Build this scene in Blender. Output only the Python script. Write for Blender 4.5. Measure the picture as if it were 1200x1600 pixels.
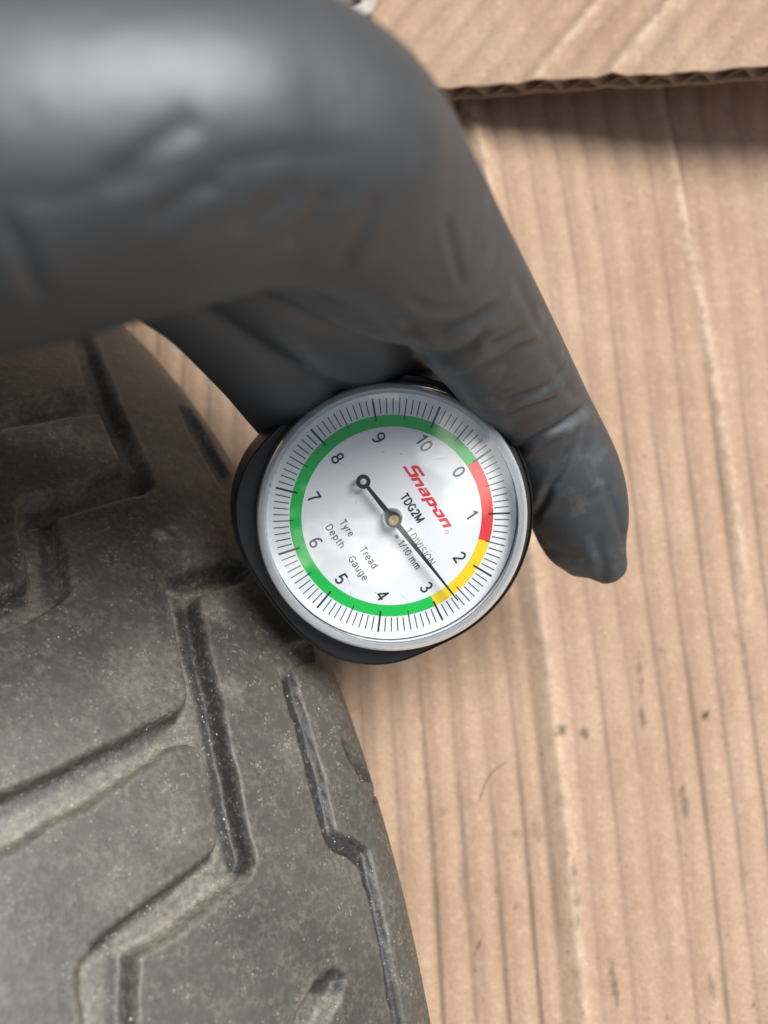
import bpy, bmesh, math, random
import numpy as np
from mathutils import Matrix, Vector, noise as mnoise

for o in list(bpy.data.objects):
    bpy.data.objects.remove(o, do_unlink=True)
S = bpy.context.scene
COL = S.collection
rng = np.random.default_rng(7)
random.seed(7)

# ------------------------------------------------------------------ camera
HFOV, PITCH, GROUND_D = math.radians(45), math.radians(11), 195.0      # mm to the ground along the axis
FOC = 600 / math.tan(HFOV / 2)                                         # focal length in photo pixels
CAM_H = GROUND_D * math.cos(PITCH)
RX = np.array(Matrix.Rotation(PITCH, 3, 'X'))
cam = bpy.data.cameras.new('camera')
cam.sensor_fit = 'HORIZONTAL'; cam.sensor_width = 36
cam.lens = 18 / math.tan(HFOV / 2)
cam.clip_start = .005; cam.clip_end = 500
cam.dof.use_dof = True; cam.dof.focus_distance = .1405; cam.dof.aperture_fstop = cam.lens / 2.3
co = bpy.data.objects.new('camera', cam); COL.objects.link(co)
co.location = (0, 0, CAM_H * .001); co.rotation_euler = (PITCH, 0, 0)
S.camera = co

# ------------------------------------------------------------------ sky, sun, exposure
SUN_CAM = np.array([.36, .46, .80]); SUN_CAM /= np.linalg.norm(SUN_CAM)  # towards the sun, camera axes
sd = RX @ SUN_CAM
el, rot = math.asin(sd[2]), math.atan2(sd[0], sd[1])
W = bpy.data.worlds.new('World'); S.world = W; W.use_nodes = True
wt = W.node_tree; wt.nodes.clear()
wo = wt.nodes.new('ShaderNodeOutputWorld'); bg = wt.nodes.new('ShaderNodeBackground')
sky = wt.nodes.new('ShaderNodeTexSky'); sky.sky_type = 'NISHITA'; sky.sun_disc = False
sky.sun_elevation = el; sky.sun_rotation = rot; sky.air_density = 1.0; sky.dust_density = 2.0
tc = wt.nodes.new('ShaderNodeTexCoord'); mp = wt.nodes.new('ShaderNodeMapping'); mp.inputs['Scale'].default_value = (1, 1, 1.6)
mp.inputs['Location'].default_value = (.256, -.355, -.60)
cn = wt.nodes.new('ShaderNodeTexNoise'); cn.inputs['Scale'].default_value = 2.6; cn.inputs['Detail'].default_value = 9; cn.inputs['Roughness'].default_value = .58
cr = wt.nodes.new('ShaderNodeValToRGB'); cr.color_ramp.elements[0].position = .56; cr.color_ramp.elements[1].position = .64
mx = wt.nodes.new('ShaderNodeMix'); mx.data_type = 'RGBA'; mx.inputs['B'].default_value = (36, 35, 32.5, 1)
wt.links.new(tc.outputs['Generated'], mp.inputs['Vector']); wt.links.new(mp.outputs['Vector'], cn.inputs['Vector'])
wt.links.new(cn.outputs['Fac'], cr.inputs['Fac']); sx = wt.nodes.new('ShaderNodeSeparateXYZ'); wt.links.new(tc.outputs['Generated'], sx.inputs[0])
hz = wt.nodes.new('ShaderNodeMapRange'); hz.inputs['From Min'].default_value = .02; hz.inputs['From Max'].default_value = .2; wt.links.new(sx.outputs['Z'], hz.inputs['Value'])
cm = wt.nodes.new('ShaderNodeMath'); cm.operation = 'MULTIPLY'; wt.links.new(cr.outputs['Color'], cm.inputs[0]); wt.links.new(hz.outputs['Result'], cm.inputs[1])
wt.links.new(cm.outputs[0], mx.inputs['Factor'])
wt.links.new(sky.outputs['Color'], mx.inputs['A']); wt.links.new(mx.outputs['Result'], bg.inputs['Color'])
bg.inputs['Strength'].default_value = .05
wt.links.new(bg.outputs['Background'], wo.inputs['Surface'])
sl = bpy.data.lights.new('sun', 'SUN'); sl.energy = 4.6; sl.angle = math.radians(30); sl.color = (1, .98, .95)
so = bpy.data.objects.new('sun', sl); COL.objects.link(so)
so.rotation_euler = Vector(sd).to_track_quat('Z', 'Y').to_euler()
S.view_settings.view_transform = 'Standard'; S.view_settings.look = 'None'
S.view_settings.exposure = .16; S.view_settings.gamma = 1
S.render.engine = 'CYCLES'; S.cycles.use_denoising = True
S.cycles.transparent_max_bounces = 16; S.cycles.max_bounces = 10
S.render.resolution_x, S.render.resolution_y = 768, 1024

# ------------------------------------------------------------------ helpers (working units: millimetres on camera axes)
CAMW = np.array([0, 0, CAM_H])
def to_world(p):                       # camera-axis mm -> world metres
    return (np.asarray(p, float) @ RX.T + CAMW) * .001
def to_cam(w):                         # world mm -> camera-axis mm
    return (np.asarray(w, float) - CAMW) @ RX
def ray(px, py):
    px = np.asarray(px, float); py = np.asarray(py, float)
    return np.stack([(px - 600) / FOC, -(py - 800) / FOC, -np.ones_like(px)], -1)
def at(px, py, d):                     # point seen at a photo pixel, d mm along the camera axis
    return ray(px, py) * np.asarray(d, float)[..., None]
def on_ground(px, py, h=0.):           # world mm
    r = ray(px, py) @ RX.T
    s = (h - CAM_H) / r[..., 2]
    return CAMW + r * s[..., None]
def proj(p):
    return 600 + FOC * p[..., 0] / -p[..., 2], 800 - FOC * p[..., 1] / -p[..., 2]

def mesh_from(name, verts, faces, smooth=True):
    me = bpy.data.meshes.new(name)
    verts = np.asarray(verts, np.float32)
    if len({len(q) for q in faces}) == 1:
        faces = np.asarray(faces)
        n, k = faces.shape
        me.vertices.add(len(verts)); me.vertices.foreach_set('co', verts.ravel())
        me.loops.add(n * k); me.loops.foreach_set('vertex_index', faces.ravel().astype(np.int32))
        me.polygons.add(n); me.polygons.foreach_set('loop_start', np.arange(0, n * k, k, dtype=np.int32))
        me.update(calc_edges=True)
    else:
        me.from_pydata(verts.tolist(), [], [list(f) for f in faces]); me.update()
    me.polygons.foreach_set('use_smooth', [smooth] * len(me.polygons))
    me.validate()
    return me
def attr(me, name, vals):
    a = me.attributes.new(name, 'FLOAT', 'POINT'); a.data.foreach_set('value', np.asarray(vals, np.float32).ravel())
def link(name, me, mat=None, parent=None):
    o = bpy.data.objects.new(name, me); COL.objects.link(o)
    if mat and me: me.materials.clear(); me.materials.append(mat)
    if parent: o.parent = parent
    return o
def tag(o, label=None, cat=None, group=None, kind=None):
    if label: o['label'] = label
    if cat: o['category'] = cat
    if group: o['group'] = group
    if kind: o['kind'] = kind
    return o
def grid_faces(nu, nv):
    i, j = np.meshgrid(np.arange(nu - 1), np.arange(nv - 1), indexing='ij')
    a = i * nv + j
    return np.stack([a, a + nv, a + nv + 1, a + 1], -1).reshape(-1, 4)
def sstep(x): x = np.clip(x, 0, 1); return x * x * (3 - 2 * x)
def poly_sd(P, poly):                  # signed distance, negative inside
    poly = np.asarray(poly, float); d = np.full(len(P), 1e9); ins = np.zeros(len(P), bool)
    for a, b in zip(poly, np.roll(poly, -1, 0)):
        ab = b - a; t = np.clip(((P - a) @ ab) / max(ab @ ab, 1e-9), 0, 1)
        d = np.minimum(d, np.linalg.norm(P - a - t[:, None] * ab, axis=1))
        c = ((a[1] > P[:, 1]) != (b[1] > P[:, 1])) & (P[:, 0] < (b[0] - a[0]) * (P[:, 1] - a[1]) / (b[1] - a[1] + 1e-12) + a[0])
        ins ^= c
    return np.where(ins, -d, d)
def line_d(P, pts):                    # distance to a polyline and the running parameter 0..1
    pts = np.asarray(pts, float); L = np.linalg.norm(np.diff(pts, axis=0), axis=1); s0 = 0
    d = np.full(len(P), 1e9); s = np.zeros(len(P)); side = np.zeros(len(P))
    for a, b, l in zip(pts[:-1], pts[1:], L):
        ab = b - a; t = np.clip(((P - a) @ ab) / (ab @ ab), 0, 1)
        v = P - a - t[:, None] * ab; q = np.linalg.norm(v, axis=1); m = q < d
        d[m] = q[m]; s[m] = (s0 + t[m] * l); side[m] = np.sign(ab[0] * v[m, 1] - ab[1] * v[m, 0]); s0 += l
    return d, s / L.sum(), side
def vnoise(P, sc, seed=0, octs=3):     # smooth value noise on 2-D or 3-D points
    P = np.asarray(P, float) * sc; out = np.zeros(len(P)); amp = 1; tot = 0
    for k in range(octs):
        i = np.floor(P).astype(np.int64); f_ = P - i; f_ = f_ * f_ * (3 - 2 * f_); D = P.shape[1]; acc = 0
        for c in range(2 ** D):
            bits = [(c >> b) & 1 for b in range(D)]
            h = np.full(len(P), seed * 7919 + k * 104729, np.int64); w = 1
            for b in range(D):
                h = h * 1000003 ^ ((i[:, b] + bits[b]) * (73856093, 19349663, 83492791)[b])
                w = w * (f_[:, b] if bits[b] else 1 - f_[:, b])
            h = (h ^ (h >> 13)) * 1274126177; h = (h ^ (h >> 16)) & 0xffff
            acc = acc + w * (h / 65535.)
        out += acc * amp; tot += amp; amp *= .5; P = P * 2.03 + 17.1
    return out / tot

# ------------------------------------------------------------------ materials
def new_mat(name):
    m = bpy.data.materials.new(name); m.use_nodes = True; nt = m.node_tree
    return m, nt, nt.nodes['Principled BSDF'], nt.nodes, nt.links
def N(nt, t, **kw):
    n = nt.nodes.new(t)
    for k, v in kw.items():
        if k in n.inputs: n.inputs[k].default_value = v
        else: setattr(n, k, v)
    return n
def noise_n(nt, scale, detail=4, rough=.6, vec=None):
    n = N(nt, 'ShaderNodeTexNoise'); n.inputs['Scale'].default_value = scale; n.inputs['Detail'].default_value = detail; n.inputs['Roughness'].default_value = rough
    if vec is not None: nt.links.new(vec, n.inputs['Vector'])
    return n
def ramp(nt, src, p0, p1, c0=(0, 0, 0, 1), c1=(1, 1, 1, 1)):
    r = nt.nodes.new('ShaderNodeValToRGB'); r.color_ramp.elements[0].position = p0; r.color_ramp.elements[1].position = p1
    r.color_ramp.elements[0].color = c0; r.color_ramp.elements[1].color = c1
    nt.links.new(src, r.inputs['Fac']); return r.outputs['Color']
def mixc(nt, fac, a, b, mode='MIX'):
    m = nt.nodes.new('ShaderNodeMix'); m.data_type = 'RGBA'; m.blend_type = mode
    for s, k in ((fac, 'Factor'), (a, 'A'), (b, 'B')):
        if isinstance(s, (int, float)): m.inputs[k].default_value = s
        elif isinstance(s, tuple): m.inputs[k].default_value = s
        else: nt.links.new(s, m.inputs[k])
    return m.outputs['Result']
def mth(nt, op, a, b=0., clamp=False):
    m = nt.nodes.new('ShaderNodeMath'); m.operation = op; m.use_clamp = clamp
    for s, i in ((a, 0), (b, 1)):
        if isinstance(s, (int, float)): m.inputs[i].default_value = s
        else: nt.links.new(s, m.inputs[i])
    return m.outputs[0]
def geo_pos(nt): return nt.nodes.new('ShaderNodeTexCoord').outputs['Object']
def attr_n(nt, name): n = nt.nodes.new('ShaderNodeAttribute'); n.attribute_name = name; return n.outputs['Fac']
def bump(nt, b, h, strength, dist):
    n = nt.nodes.new('ShaderNodeBump'); n.inputs['Strength'].default_value = strength; n.inputs['Distance'].default_value = dist
    nt.links.new(h, n.inputs['Height']); nt.links.new(n.outputs['Normal'], b.inputs['Normal'])

def mat_simple(name, col, rough=.5, metal=0, spec=.5):
    m, nt, b, _, _ = new_mat(name)
    b.inputs['Base Color'].default_value = (*col, 1); b.inputs['Roughness'].default_value = rough
    b.inputs['Metallic'].default_value = metal; b.inputs['Specular IOR Level'].default_value = spec
    return m

def mat_cardboard(name, grime_and_light=True):
    m, nt, b, nd, lk = new_mat(name)
    pos = geo_pos(nt)
    st = N(nt, 'ShaderNodeMapping'); st.inputs['Scale'].default_value = (1, .12, 1); st.inputs['Rotation'].default_value = (0, 0, math.radians(7)); lk.new(pos, st.inputs['Vector'])
    big = noise_n(nt, 38, 4, .6, pos); streak = noise_n(nt, 420, 3, .6, st.outputs[0]); fib = noise_n(nt, 1500, 3, .7, pos)
    c = mixc(nt, ramp(nt, big.outputs['Fac'], .3, .7), (.350, .232, .155, 1), (.445, .318, .226, 1))
    c = mixc(nt, mth(nt, 'MULTIPLY', ramp(nt, streak.outputs['Fac'], .45, .75), .2), c, (.60, .43, .29, 1))
    c = mixc(nt, mth(nt, 'MULTIPLY', ramp(nt, fib.outputs['Fac'], .48, .70), .7), c, (.33, .205, .125, 1))
    mot = noise_n(nt, 520, 5, .75, pos); c = mixc(nt, mth(nt, 'MULTIPLY', ramp(nt, mot.outputs['Fac'], .52, .72), .45), c, (.64, .50, .38, 1))
    mo2 = noise_n(nt, 260, 4, .7, pos); c = mixc(nt, mth(nt, 'MULTIPLY', ramp(nt, mo2.outputs['Fac'], .5, .75), .35), c, (.40, .25, .17, 1))
    if grime_and_light:
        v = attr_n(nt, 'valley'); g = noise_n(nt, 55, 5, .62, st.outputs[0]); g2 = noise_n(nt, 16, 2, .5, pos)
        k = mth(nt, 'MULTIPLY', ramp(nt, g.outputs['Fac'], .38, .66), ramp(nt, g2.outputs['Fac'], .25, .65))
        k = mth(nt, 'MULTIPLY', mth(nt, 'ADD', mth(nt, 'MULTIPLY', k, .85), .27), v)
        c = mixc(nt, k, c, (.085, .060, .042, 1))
        s = mth(nt, 'MULTIPLY', attr_n(nt, 'crest_light'), ramp(nt, mo2.outputs['Fac'], .3, .6)); c = mixc(nt, s, c, (.68, .53, .39, 1))  # lit crests painted lighter into the colour
        s = attr_n(nt, 'stain'); c = mixc(nt, s, c, (.05, .042, .038, 1))
        sp = noise_n(nt, 620, 2, .5, pos); spk = mth(nt, 'MULTIPLY', ramp(nt, sp.outputs['Fac'], .70, .76), .55)
        c = mixc(nt, spk, c, (.10, .075, .06, 1))
    lk.new(c, b.inputs['Base Color']); b.inputs['Roughness'].default_value = .85; b.inputs['Specular IOR Level'].default_value = .25
    bump(nt, b, mth(nt, 'ADD', fib.outputs['Fac'], mot.outputs['Fac']), .45, .0003)
    return m

def mat_rubber():
    m, nt, b, nd, lk = new_mat('dusty_rubber')
    pos = geo_pos(nt)
    big = noise_n(nt, 45, 4, .65, pos); mid = noise_n(nt, 330, 4, .65, pos); fine = noise_n(nt, 1900, 3, .6, pos)
    dust = attr_n(nt, 'dust'); bare_and_shade = attr_n(nt, 'bare_and_shade')
    grn = noise_n(nt, 1100, 4, .7, pos)
    c = mixc(nt, ramp(nt, big.outputs['Fac'], .25, .8), (.030, .028, .024, 1), (.096, .089, .075, 1))
    k = mth(nt, 'MULTIPLY', ramp(nt, grn.outputs['Fac'], .42, .78), mth(nt, 'ADD', mth(nt, 'MULTIPLY', ramp(nt, mid.outputs['Fac'], .35, .72), .85), .06))
    c = mixc(nt, k, c, (.215, .198, .160, 1))
    k = mth(nt, 'MULTIPLY', dust, mth(nt, 'ADD', mth(nt, 'MULTIPLY', ramp(nt, grn.outputs['Fac'], .3, .7), .6), mth(nt, 'MULTIPLY', ramp(nt, mid.outputs['Fac'], .25, .75), .45)), True)
    c = mixc(nt, k, c, (.46, .425, .345, 1))
    c = mixc(nt, mth(nt, 'MULTIPLY', bare_and_shade, ramp(nt, grn.outputs['Fac'], .52, .80, (1, 1, 1, 1), (0, 0, 0, 1))), c, (.015, .015, .016, 1))
    vor = N(nt, 'ShaderNodeTexVoronoi'); vor.inputs['Scale'].default_value = 1500; lk.new(pos, vor.inputs['Vector'])
    sel = noise_n(nt, 420, 2, .5, pos)
    g = mth(nt, 'MULTIPLY', ramp(nt, vor.outputs['Distance'], .30, .18, (1, 1, 1, 1), (0, 0, 0, 1)), ramp(nt, sel.outputs['Fac'], .54, .64))
    c = mixc(nt, mth(nt, 'MULTIPLY', g, .3), c, (.42, .40, .34, 1))
    lk.new(c, b.inputs['Base Color']); b.inputs['Roughness'].default_value = .52; b.inputs['Specular IOR Level'].default_value = .55
    h = mth(nt, 'ADD', mth(nt, 'MULTIPLY', mid.outputs['Fac'], .6), mth(nt, 'ADD', mth(nt, 'MULTIPLY', fine.outputs['Fac'], .3), mth(nt, 'MULTIPLY', g, .5)))
    bump(nt, b, h, .55, .0003)
    return m

def mat_glove():
    m, nt, b, nd, lk = new_mat('black_nitrile')
    pos = geo_pos(nt)
    big = noise_n(nt, 60, 5, .65, pos); fine = noise_n(nt, 2600, 2, .5, pos); scr = noise_n(nt, 260, 5, .7, pos)
    c = mixc(nt, ramp(nt, big.outputs['Fac'], .42, .72), (.012, .0135, .016, 1), (.024, .0255, .028, 1))
    d = mth(nt, 'MULTIPLY', ramp(nt, scr.outputs['Fac'], .52, .74), attr_n(nt, 'dust'))
    c = mixc(nt, d, c, (.17, .155, .13, 1))
    lk.new(c, b.inputs['Base Color'])
    r = mth(nt, 'ADD', mth(nt, 'MULTIPLY', big.outputs['Fac'], .12), .50); lk.new(r, b.inputs['Roughness'])
    b.inputs['Specular IOR Level'].default_value = 1.0; b.inputs['IOR'].default_value = 1.66; b.inputs['Specular Tint'].default_value = (.86, .94, 1, 1)
    h = mth(nt, 'ADD', mth(nt, 'MULTIPLY', scr.outputs['Fac'], .7), mth(nt, 'MULTIPLY', fine.outputs['Fac'], .25))
    bump(nt, b, h, .30, .0003)
    return m

def mat_crystal():
    m, nt, b, nd, lk = new_mat('clear_acrylic')
    nd.remove(b); out = nd['Material Output']
    tr = nd.new('ShaderNodeBsdfTransparent'); tr.inputs['Color'].default_value = (.99, .995, 1, 1)
    gl = nd.new('ShaderNodeBsdfGlossy'); gl.inputs['Roughness'].default_value = .015
    fr = nd.new('ShaderNodeFresnel'); fr.inputs['IOR'].default_value = 2.15
    mxs = nd.new('ShaderNodeMixShader')
    lk.new(fr.outputs[0], mxs.inputs[0]); lk.new(tr.outputs[0], mxs.inputs[1]); lk.new(gl.outputs[0], mxs.inputs[2]); lk.new(mxs.outputs[0], out.inputs['Surface'])
    return m

M = dict(card=mat_cardboard('kraft_cardboard'), card_flap=mat_cardboard('kraft_liner'), rubber=mat_rubber(), glove=mat_glove(), crystal=mat_crystal())
M['flute'] = mat_simple('fluting_paper', (.36, .25, .165), .9, 0, .2)
M['case'] = mat_simple('black_plastic', (.012, .012, .013), .42)
M['dial'] = mat_simple('dial_white', (.79, .82, .845), .5)
M['ink'] = mat_simple('dial_ink', (.012, .012, .014), .5)
M['red'] = mat_simple('dial_red', (.72, .035, .03), .5)
M['logo'] = mat_simple('logo_red', (.70, .03, .035), .5)
M['yellow'] = mat_simple('dial_yellow', (.85, .62, .0), .5)
M['green'] = mat_simple('dial_green', (.0, .50, .06), .5)
M['needle'] = mat_simple('needle_black', (.010, .010, .011), .35)
M['brass'] = mat_simple('brass', (.72, .52, .26), .28, 1)
M['steel'] = mat_simple('steel', (.70, .69, .66), .25, 1)
M['grit'] = mat_simple('pale_grit', (.48, .45, .38), .8)
M['crumb'] = mat_simple('dark_crumb', (.035, .03, .028), .8)
M['paper'] = mat_simple('white_paper', (.50, .45, .40), .8)

# ------------------------------------------------------------------ cardboard sheet on the ground
def build_ground():
    m, nt, b, nd, lk = new_mat('concrete'); pos = geo_pos(nt)
    n1 = noise_n(nt, 6, 6, .65, pos); n2 = noise_n(nt, 180, 4, .7, pos)
    c = mixc(nt, ramp(nt, n1.outputs['Fac'], .3, .7), (.20, .19, .175, 1), (.30, .29, .27, 1)); c = mixc(nt, mth(nt, 'MULTIPLY', n2.outputs['Fac'], .4), c, (.14, .135, .125, 1))
    lk.new(c, b.inputs['Base Color']); b.inputs['Roughness'].default_value = .9; bump(nt, b, n2.outputs['Fac'], .4, .001)
    v = [(-60, -60, -.009), (60, -60, -.009), (60, 60, -.009), (-60, 60, -.009)]
    tag(link('ground', mesh_from('ground', v, [(0, 1, 2, 3)], False), m), 'grey concrete ground under the cardboard', kind='structure')
build_ground()
def build_cardboard():
    pitch = 6.1
    cr_px = np.array([(722, 170), (742, 250), (768, 420), (796, 700), (820, 900), (842, 1060), (868, 1290), (897, 1600), (915, 1760)], float)
    cr = on_ground(cr_px[:, 0], cr_px[:, 1])[:, :2]
    c2_px = np.array([(1018, 90), (1046, 235), (1075, 380), (1103, 520), (1132, 700), (1158, 900), (1178, 1100)], float)
    c2 = on_ground(c2_px[:, 0], c2_px[:, 1])[:, :2]
    xs = np.concatenate([np.linspace(-420, -70, 36)[:-1], np.arange(-70, 100, .5), np.linspace(100, 420, 34)])
    ys = np.concatenate([np.linspace(-420, -95, 30)[:-1], np.arange(-95, 150, .7), np.linspace(150, 420, 30)])
    X, Y = np.meshgrid(xs, ys, indexing='ij'); P = np.stack([X.ravel(), Y.ravel()], 1)
    # lateral coordinate: x relative to the crease at that y, with a slight fan
    o = np.argsort(cr[:, 1]); cx = np.interp(P[:, 1], cr[o, 1], cr[o, 0])
    lat = (P[:, 0] - cx); fan = 1 - .0009 * P[:, 1] * np.clip(lat / 60, -1, 1.2)
    lat2 = lat * fan + 1.0 * (vnoise(P, .008, 3, 2) - .5)
    ph = lat2 / pitch
    ph = ph + .025 * (vnoise(P, .05, 5, 2) - .5)
    amp = .20 + .20 * vnoise(P, .02, 9, 2)
    z = amp * (np.cos(2 * np.pi * (ph - .5)) * .5 + .12 * np.cos(4 * np.pi * (ph - .5) + 1))
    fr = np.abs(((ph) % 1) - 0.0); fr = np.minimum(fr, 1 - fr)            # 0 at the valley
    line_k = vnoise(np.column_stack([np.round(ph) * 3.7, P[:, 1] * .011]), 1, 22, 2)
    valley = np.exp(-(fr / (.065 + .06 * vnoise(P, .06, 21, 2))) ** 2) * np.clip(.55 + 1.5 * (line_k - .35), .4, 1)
    # creases: a raised fold with a trough beside it
    d, _, side = line_d(P, cr); s = d * -side
    z += 1.0 * np.exp(-((s + 2.0) / 1.5) ** 2) - .35 * np.exp(-((s - 1.6) / 1.6) ** 2)
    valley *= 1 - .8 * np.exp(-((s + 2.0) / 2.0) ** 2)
    valley = np.maximum(valley, .75 * np.exp(-((s - 1.3) / 1.1) ** 2)); crest_light = .6 * np.exp(-((s + 1.6) / 1.3) ** 2)  # shaded side and lit crest of the fold, painted into the colour
    d2, s2, side2 = line_d(P, c2); q = d2 * -side2; m2 = sstep(s2 * 6) * sstep((1 - s2) * 4)
    crest_light += m2 * .6 * np.exp(-((q + .3) / 1.2) ** 2)
    z += m2 * (.55 * np.exp(-((q + .5) / 1.3) ** 2) - .2 * np.exp(-((q - 2.2) / 1.5) ** 2))
    z += .12 * (vnoise(P, .35, 35, 3) - .5) + 2.2 * (vnoise(P, .011, 31, 2) - .5) + .35 * (vnoise(P, .07, 33, 2) - .5)
    # stains seen in the photograph: (pixel, half length, half width, strength)
    stain = np.zeros(len(P))
    for x0, y0, x1, y1, w, k in [(873, 1135, 880, 1145, 2.0, .8), (911, 1140, 916, 1152, 1.6, .75), (1003, 1105, 1005, 1135, 1.1, .65), (998, 1020, 1002, 1090, .8, .4),
                                 (1098, 1122, 1106, 1114, 1.5, .9), (1066, 1230, 1072, 1278, 1.3, .6), (955, 1500, 966, 1570, 1.0, .6), (895, 1340, 902, 1440, 1.0, .45),
                                 (803, 1300, 812, 1305, 1.5, .45), (835, 1285, 842, 1310, 2.5, .3), (804, 1413, 808, 1420, 1.1, .6), (722, 1340, 726, 1410, 1.6, .3), (1108, 1525, 1116, 1560, 1.3, .6),
                                 (1175, 1565, 1178, 1572, .8, .8), (1010, 1040, 1002, 1000, .7, .3), (805, 1190, 770, 1250, .45, .0), (752, 1470, 742, 1490, .5, .7), (1030, 1013, 1034, 1018, .8, .5),
                                 (930, 320, 936, 330, .8, .5), (1142, 983, 1165, 1013, .9, .35), (1170, 1090, 1195, 1094, .7, .3), (690, 1265, 697, 1270, 2.0, .25)]:
        g = on_ground(np.array([x0, x1]), np.array([y0, y1]))[:, :2]
        d, _s, _ = line_d(P, g); d = d / (.35 + .65 * np.sin(np.pi * np.clip(_s, .04, .96))) + 1.5 * (vnoise(P, 1.1, 41, 3) - .5)
        stain = np.maximum(stain, k * sstep(1.1 - d / w * 1.1) * (.45 + .9 * vnoise(P, 1.9, 42, 2)))
    n1, n2 = X.shape
    top = np.column_stack([P, z]); me = mesh_from('cardboard_sheet', top * .001, grid_faces(n1, n2))
    attr(me, 'valley', valley); attr(me, 'stain', stain); attr(me, 'crest_light', crest_light)
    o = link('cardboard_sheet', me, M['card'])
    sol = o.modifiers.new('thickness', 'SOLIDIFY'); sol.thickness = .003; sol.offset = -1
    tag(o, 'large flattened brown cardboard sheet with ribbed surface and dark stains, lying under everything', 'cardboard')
build_cardboard()

# ------------------------------------------------------------------ loose cardboard flap at the top
def build_flap():
    root = link('cardboard_flap', None); tag(root, 'smaller piece of corrugated cardboard lying on top, with its cut zigzag edge showing', 'cardboard')
    # cut edge in the photograph, lower left to right, with its height over the sheet
    ex = np.array([560, 660, 760, 860, 950, 1000, 1060, 1200, 1550], float); ey = np.array([146, 140, 133, 126, 119, 117, 113, 104, 80], float)
    eh = np.array([5.0, 6.0, 8.0, 10.5, 12.5, 14, 16, 19, 24])
    E0 = np.stack([on_ground(np.array(x), np.array(y), h + 4.2) for x, y, h in zip(ex, ey, eh)])
    back = np.array([.12, 1.0, 0]); back /= np.linalg.norm(back)
    u = np.linspace(0, 1, 260); v = np.concatenate([np.linspace(0, 26, 66), np.linspace(28, 170, 40)])
    si = np.linspace(0, 1, len(E0)); E = np.stack([np.interp(u, si, E0[:, k]) for k in range(3)], 1)
    E[:, 1] += .7 * (vnoise(np.column_stack([u * 40, u * 0]), .6, 3, 4) - .5); E[:, 2] += .5 * (vnoise(np.column_stack([u * 30, u * 0]), .5, 4, 2) - .5)
    U, V = np.meshgrid(np.arange(len(u)), v, indexing='ij')
    P = E[U.ravel()] + back * V.ravel()[:, None]
    P[:, 0] -= 0.10 * V.ravel() * (1 - u[U.ravel()])
    rise = -.10 * (u[U.ravel()] - .25) * V.ravel() * .9
    P[:, 2] = np.maximum(P[:, 2] + rise, 6.4 + .6 * (vnoise(P[:, :2], .02, 8, 2)))
    dirv = np.array([.64, .77]); perp = np.array([dirv[1], -dirv[0]])
    s = P[:, :2] @ perp; ph = s / 6.3
    zt = .16 * np.cos(2 * np.pi * ph)
    k0 = on_ground(np.array(945.), np.array(0.), 14)[:2] @ perp; k1 = on_ground(np.array(1054.), np.array(5.), 16)[:2] @ perp
    ridge_light = sum(.6 * np.exp(-((s - k) / 1.1) ** 2) for k in (k0, k1))  # light catching the two ridges, painted into the liner colour
    for k in (k0, k1): zt += .75 * np.exp(-((s - k) / 1.5) ** 2)
    zt += .5 * (vnoise(P[:, :2], .05, 12, 3) - .5)
    nU, nV = U.shape
    def part(name, off, mat, thick):
        Q = P.copy(); Q[:, 2] += off
        o = link(name, mesh_from(name, Q * .001, grid_faces(nU, nV)), mat, root); attr(o.data, 'crest_light', ridge_light); attr(o.data, 'valley', np.exp(-(np.abs((ph % 1) - .5) / .16) ** 2) * .35); attr(o.data, 'stain', ridge_light * 0)
        m = o.modifiers.new('thickness', 'SOLIDIFY'); m.thickness = thick * .001; m.offset = -1
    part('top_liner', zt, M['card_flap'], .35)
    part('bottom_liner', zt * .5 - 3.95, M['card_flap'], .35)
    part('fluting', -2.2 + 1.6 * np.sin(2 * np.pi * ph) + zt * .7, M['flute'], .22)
build_flap()

# ------------------------------------------------------------------ tyre: a band of revolution fitted to the photograph
TY = dict(R=209.03, Rc=228.1, rs=9.27)
def tyre_basis():
    az, e = .73258530, -.01568009
    a = np.array([math.cos(e) * math.sin(az), math.sin(e), -math.cos(e) * math.cos(az)])
    r = np.array([.646, .525, .5525]); n = r - a * (r @ a); n /= np.linalg.norm(n)
    v = np.cross(n, a); v = -v if v[1] > 0 else v
    return a, n, v
TA, TN, TV = tyre_basis()
TC = ray(483.739, 1020) * 154.9776 - TY['R'] * TN
def tyre_pt(th, t, h=0.):              # th rad round the tyre, t mm across (0 = shoulder start), h mm proud
    th = np.asarray(th, float); t = np.asarray(t, float)
    tt = np.minimum(t, 0); lim = math.pi * .62
    phi = np.clip(t, 0, lim * TY['rs']) / TY['rs']; ext = np.clip(t - lim * TY['rs'], 0, None)
    an = tt / TY['Rc']; rho = TY['Rc'] * (np.cos(an) - 1); ax = TY['Rc'] * np.sin(an)
    rho = rho + TY['rs'] * (np.cos(phi) - 1); ax = ax + TY['rs'] * np.sin(phi)
    na = np.where(t < 0, an, phi)
    rho = rho - ext * math.sin(lim) + h * np.cos(na); ax = ax + ext * math.cos(lim) + h * np.sin(na)
    e = np.cos(th)[..., None] * TN + np.sin(th)[..., None] * TV
    return TC + (TY['R'] + rho)[..., None] * e + ax[..., None] * TA
_TH, _T = np.meshgrid(np.linspace(-.6, .7, 181), np.linspace(-110, 15, 100), indexing='ij')
_X, _Y = proj(tyre_pt(_TH, _T))
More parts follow.
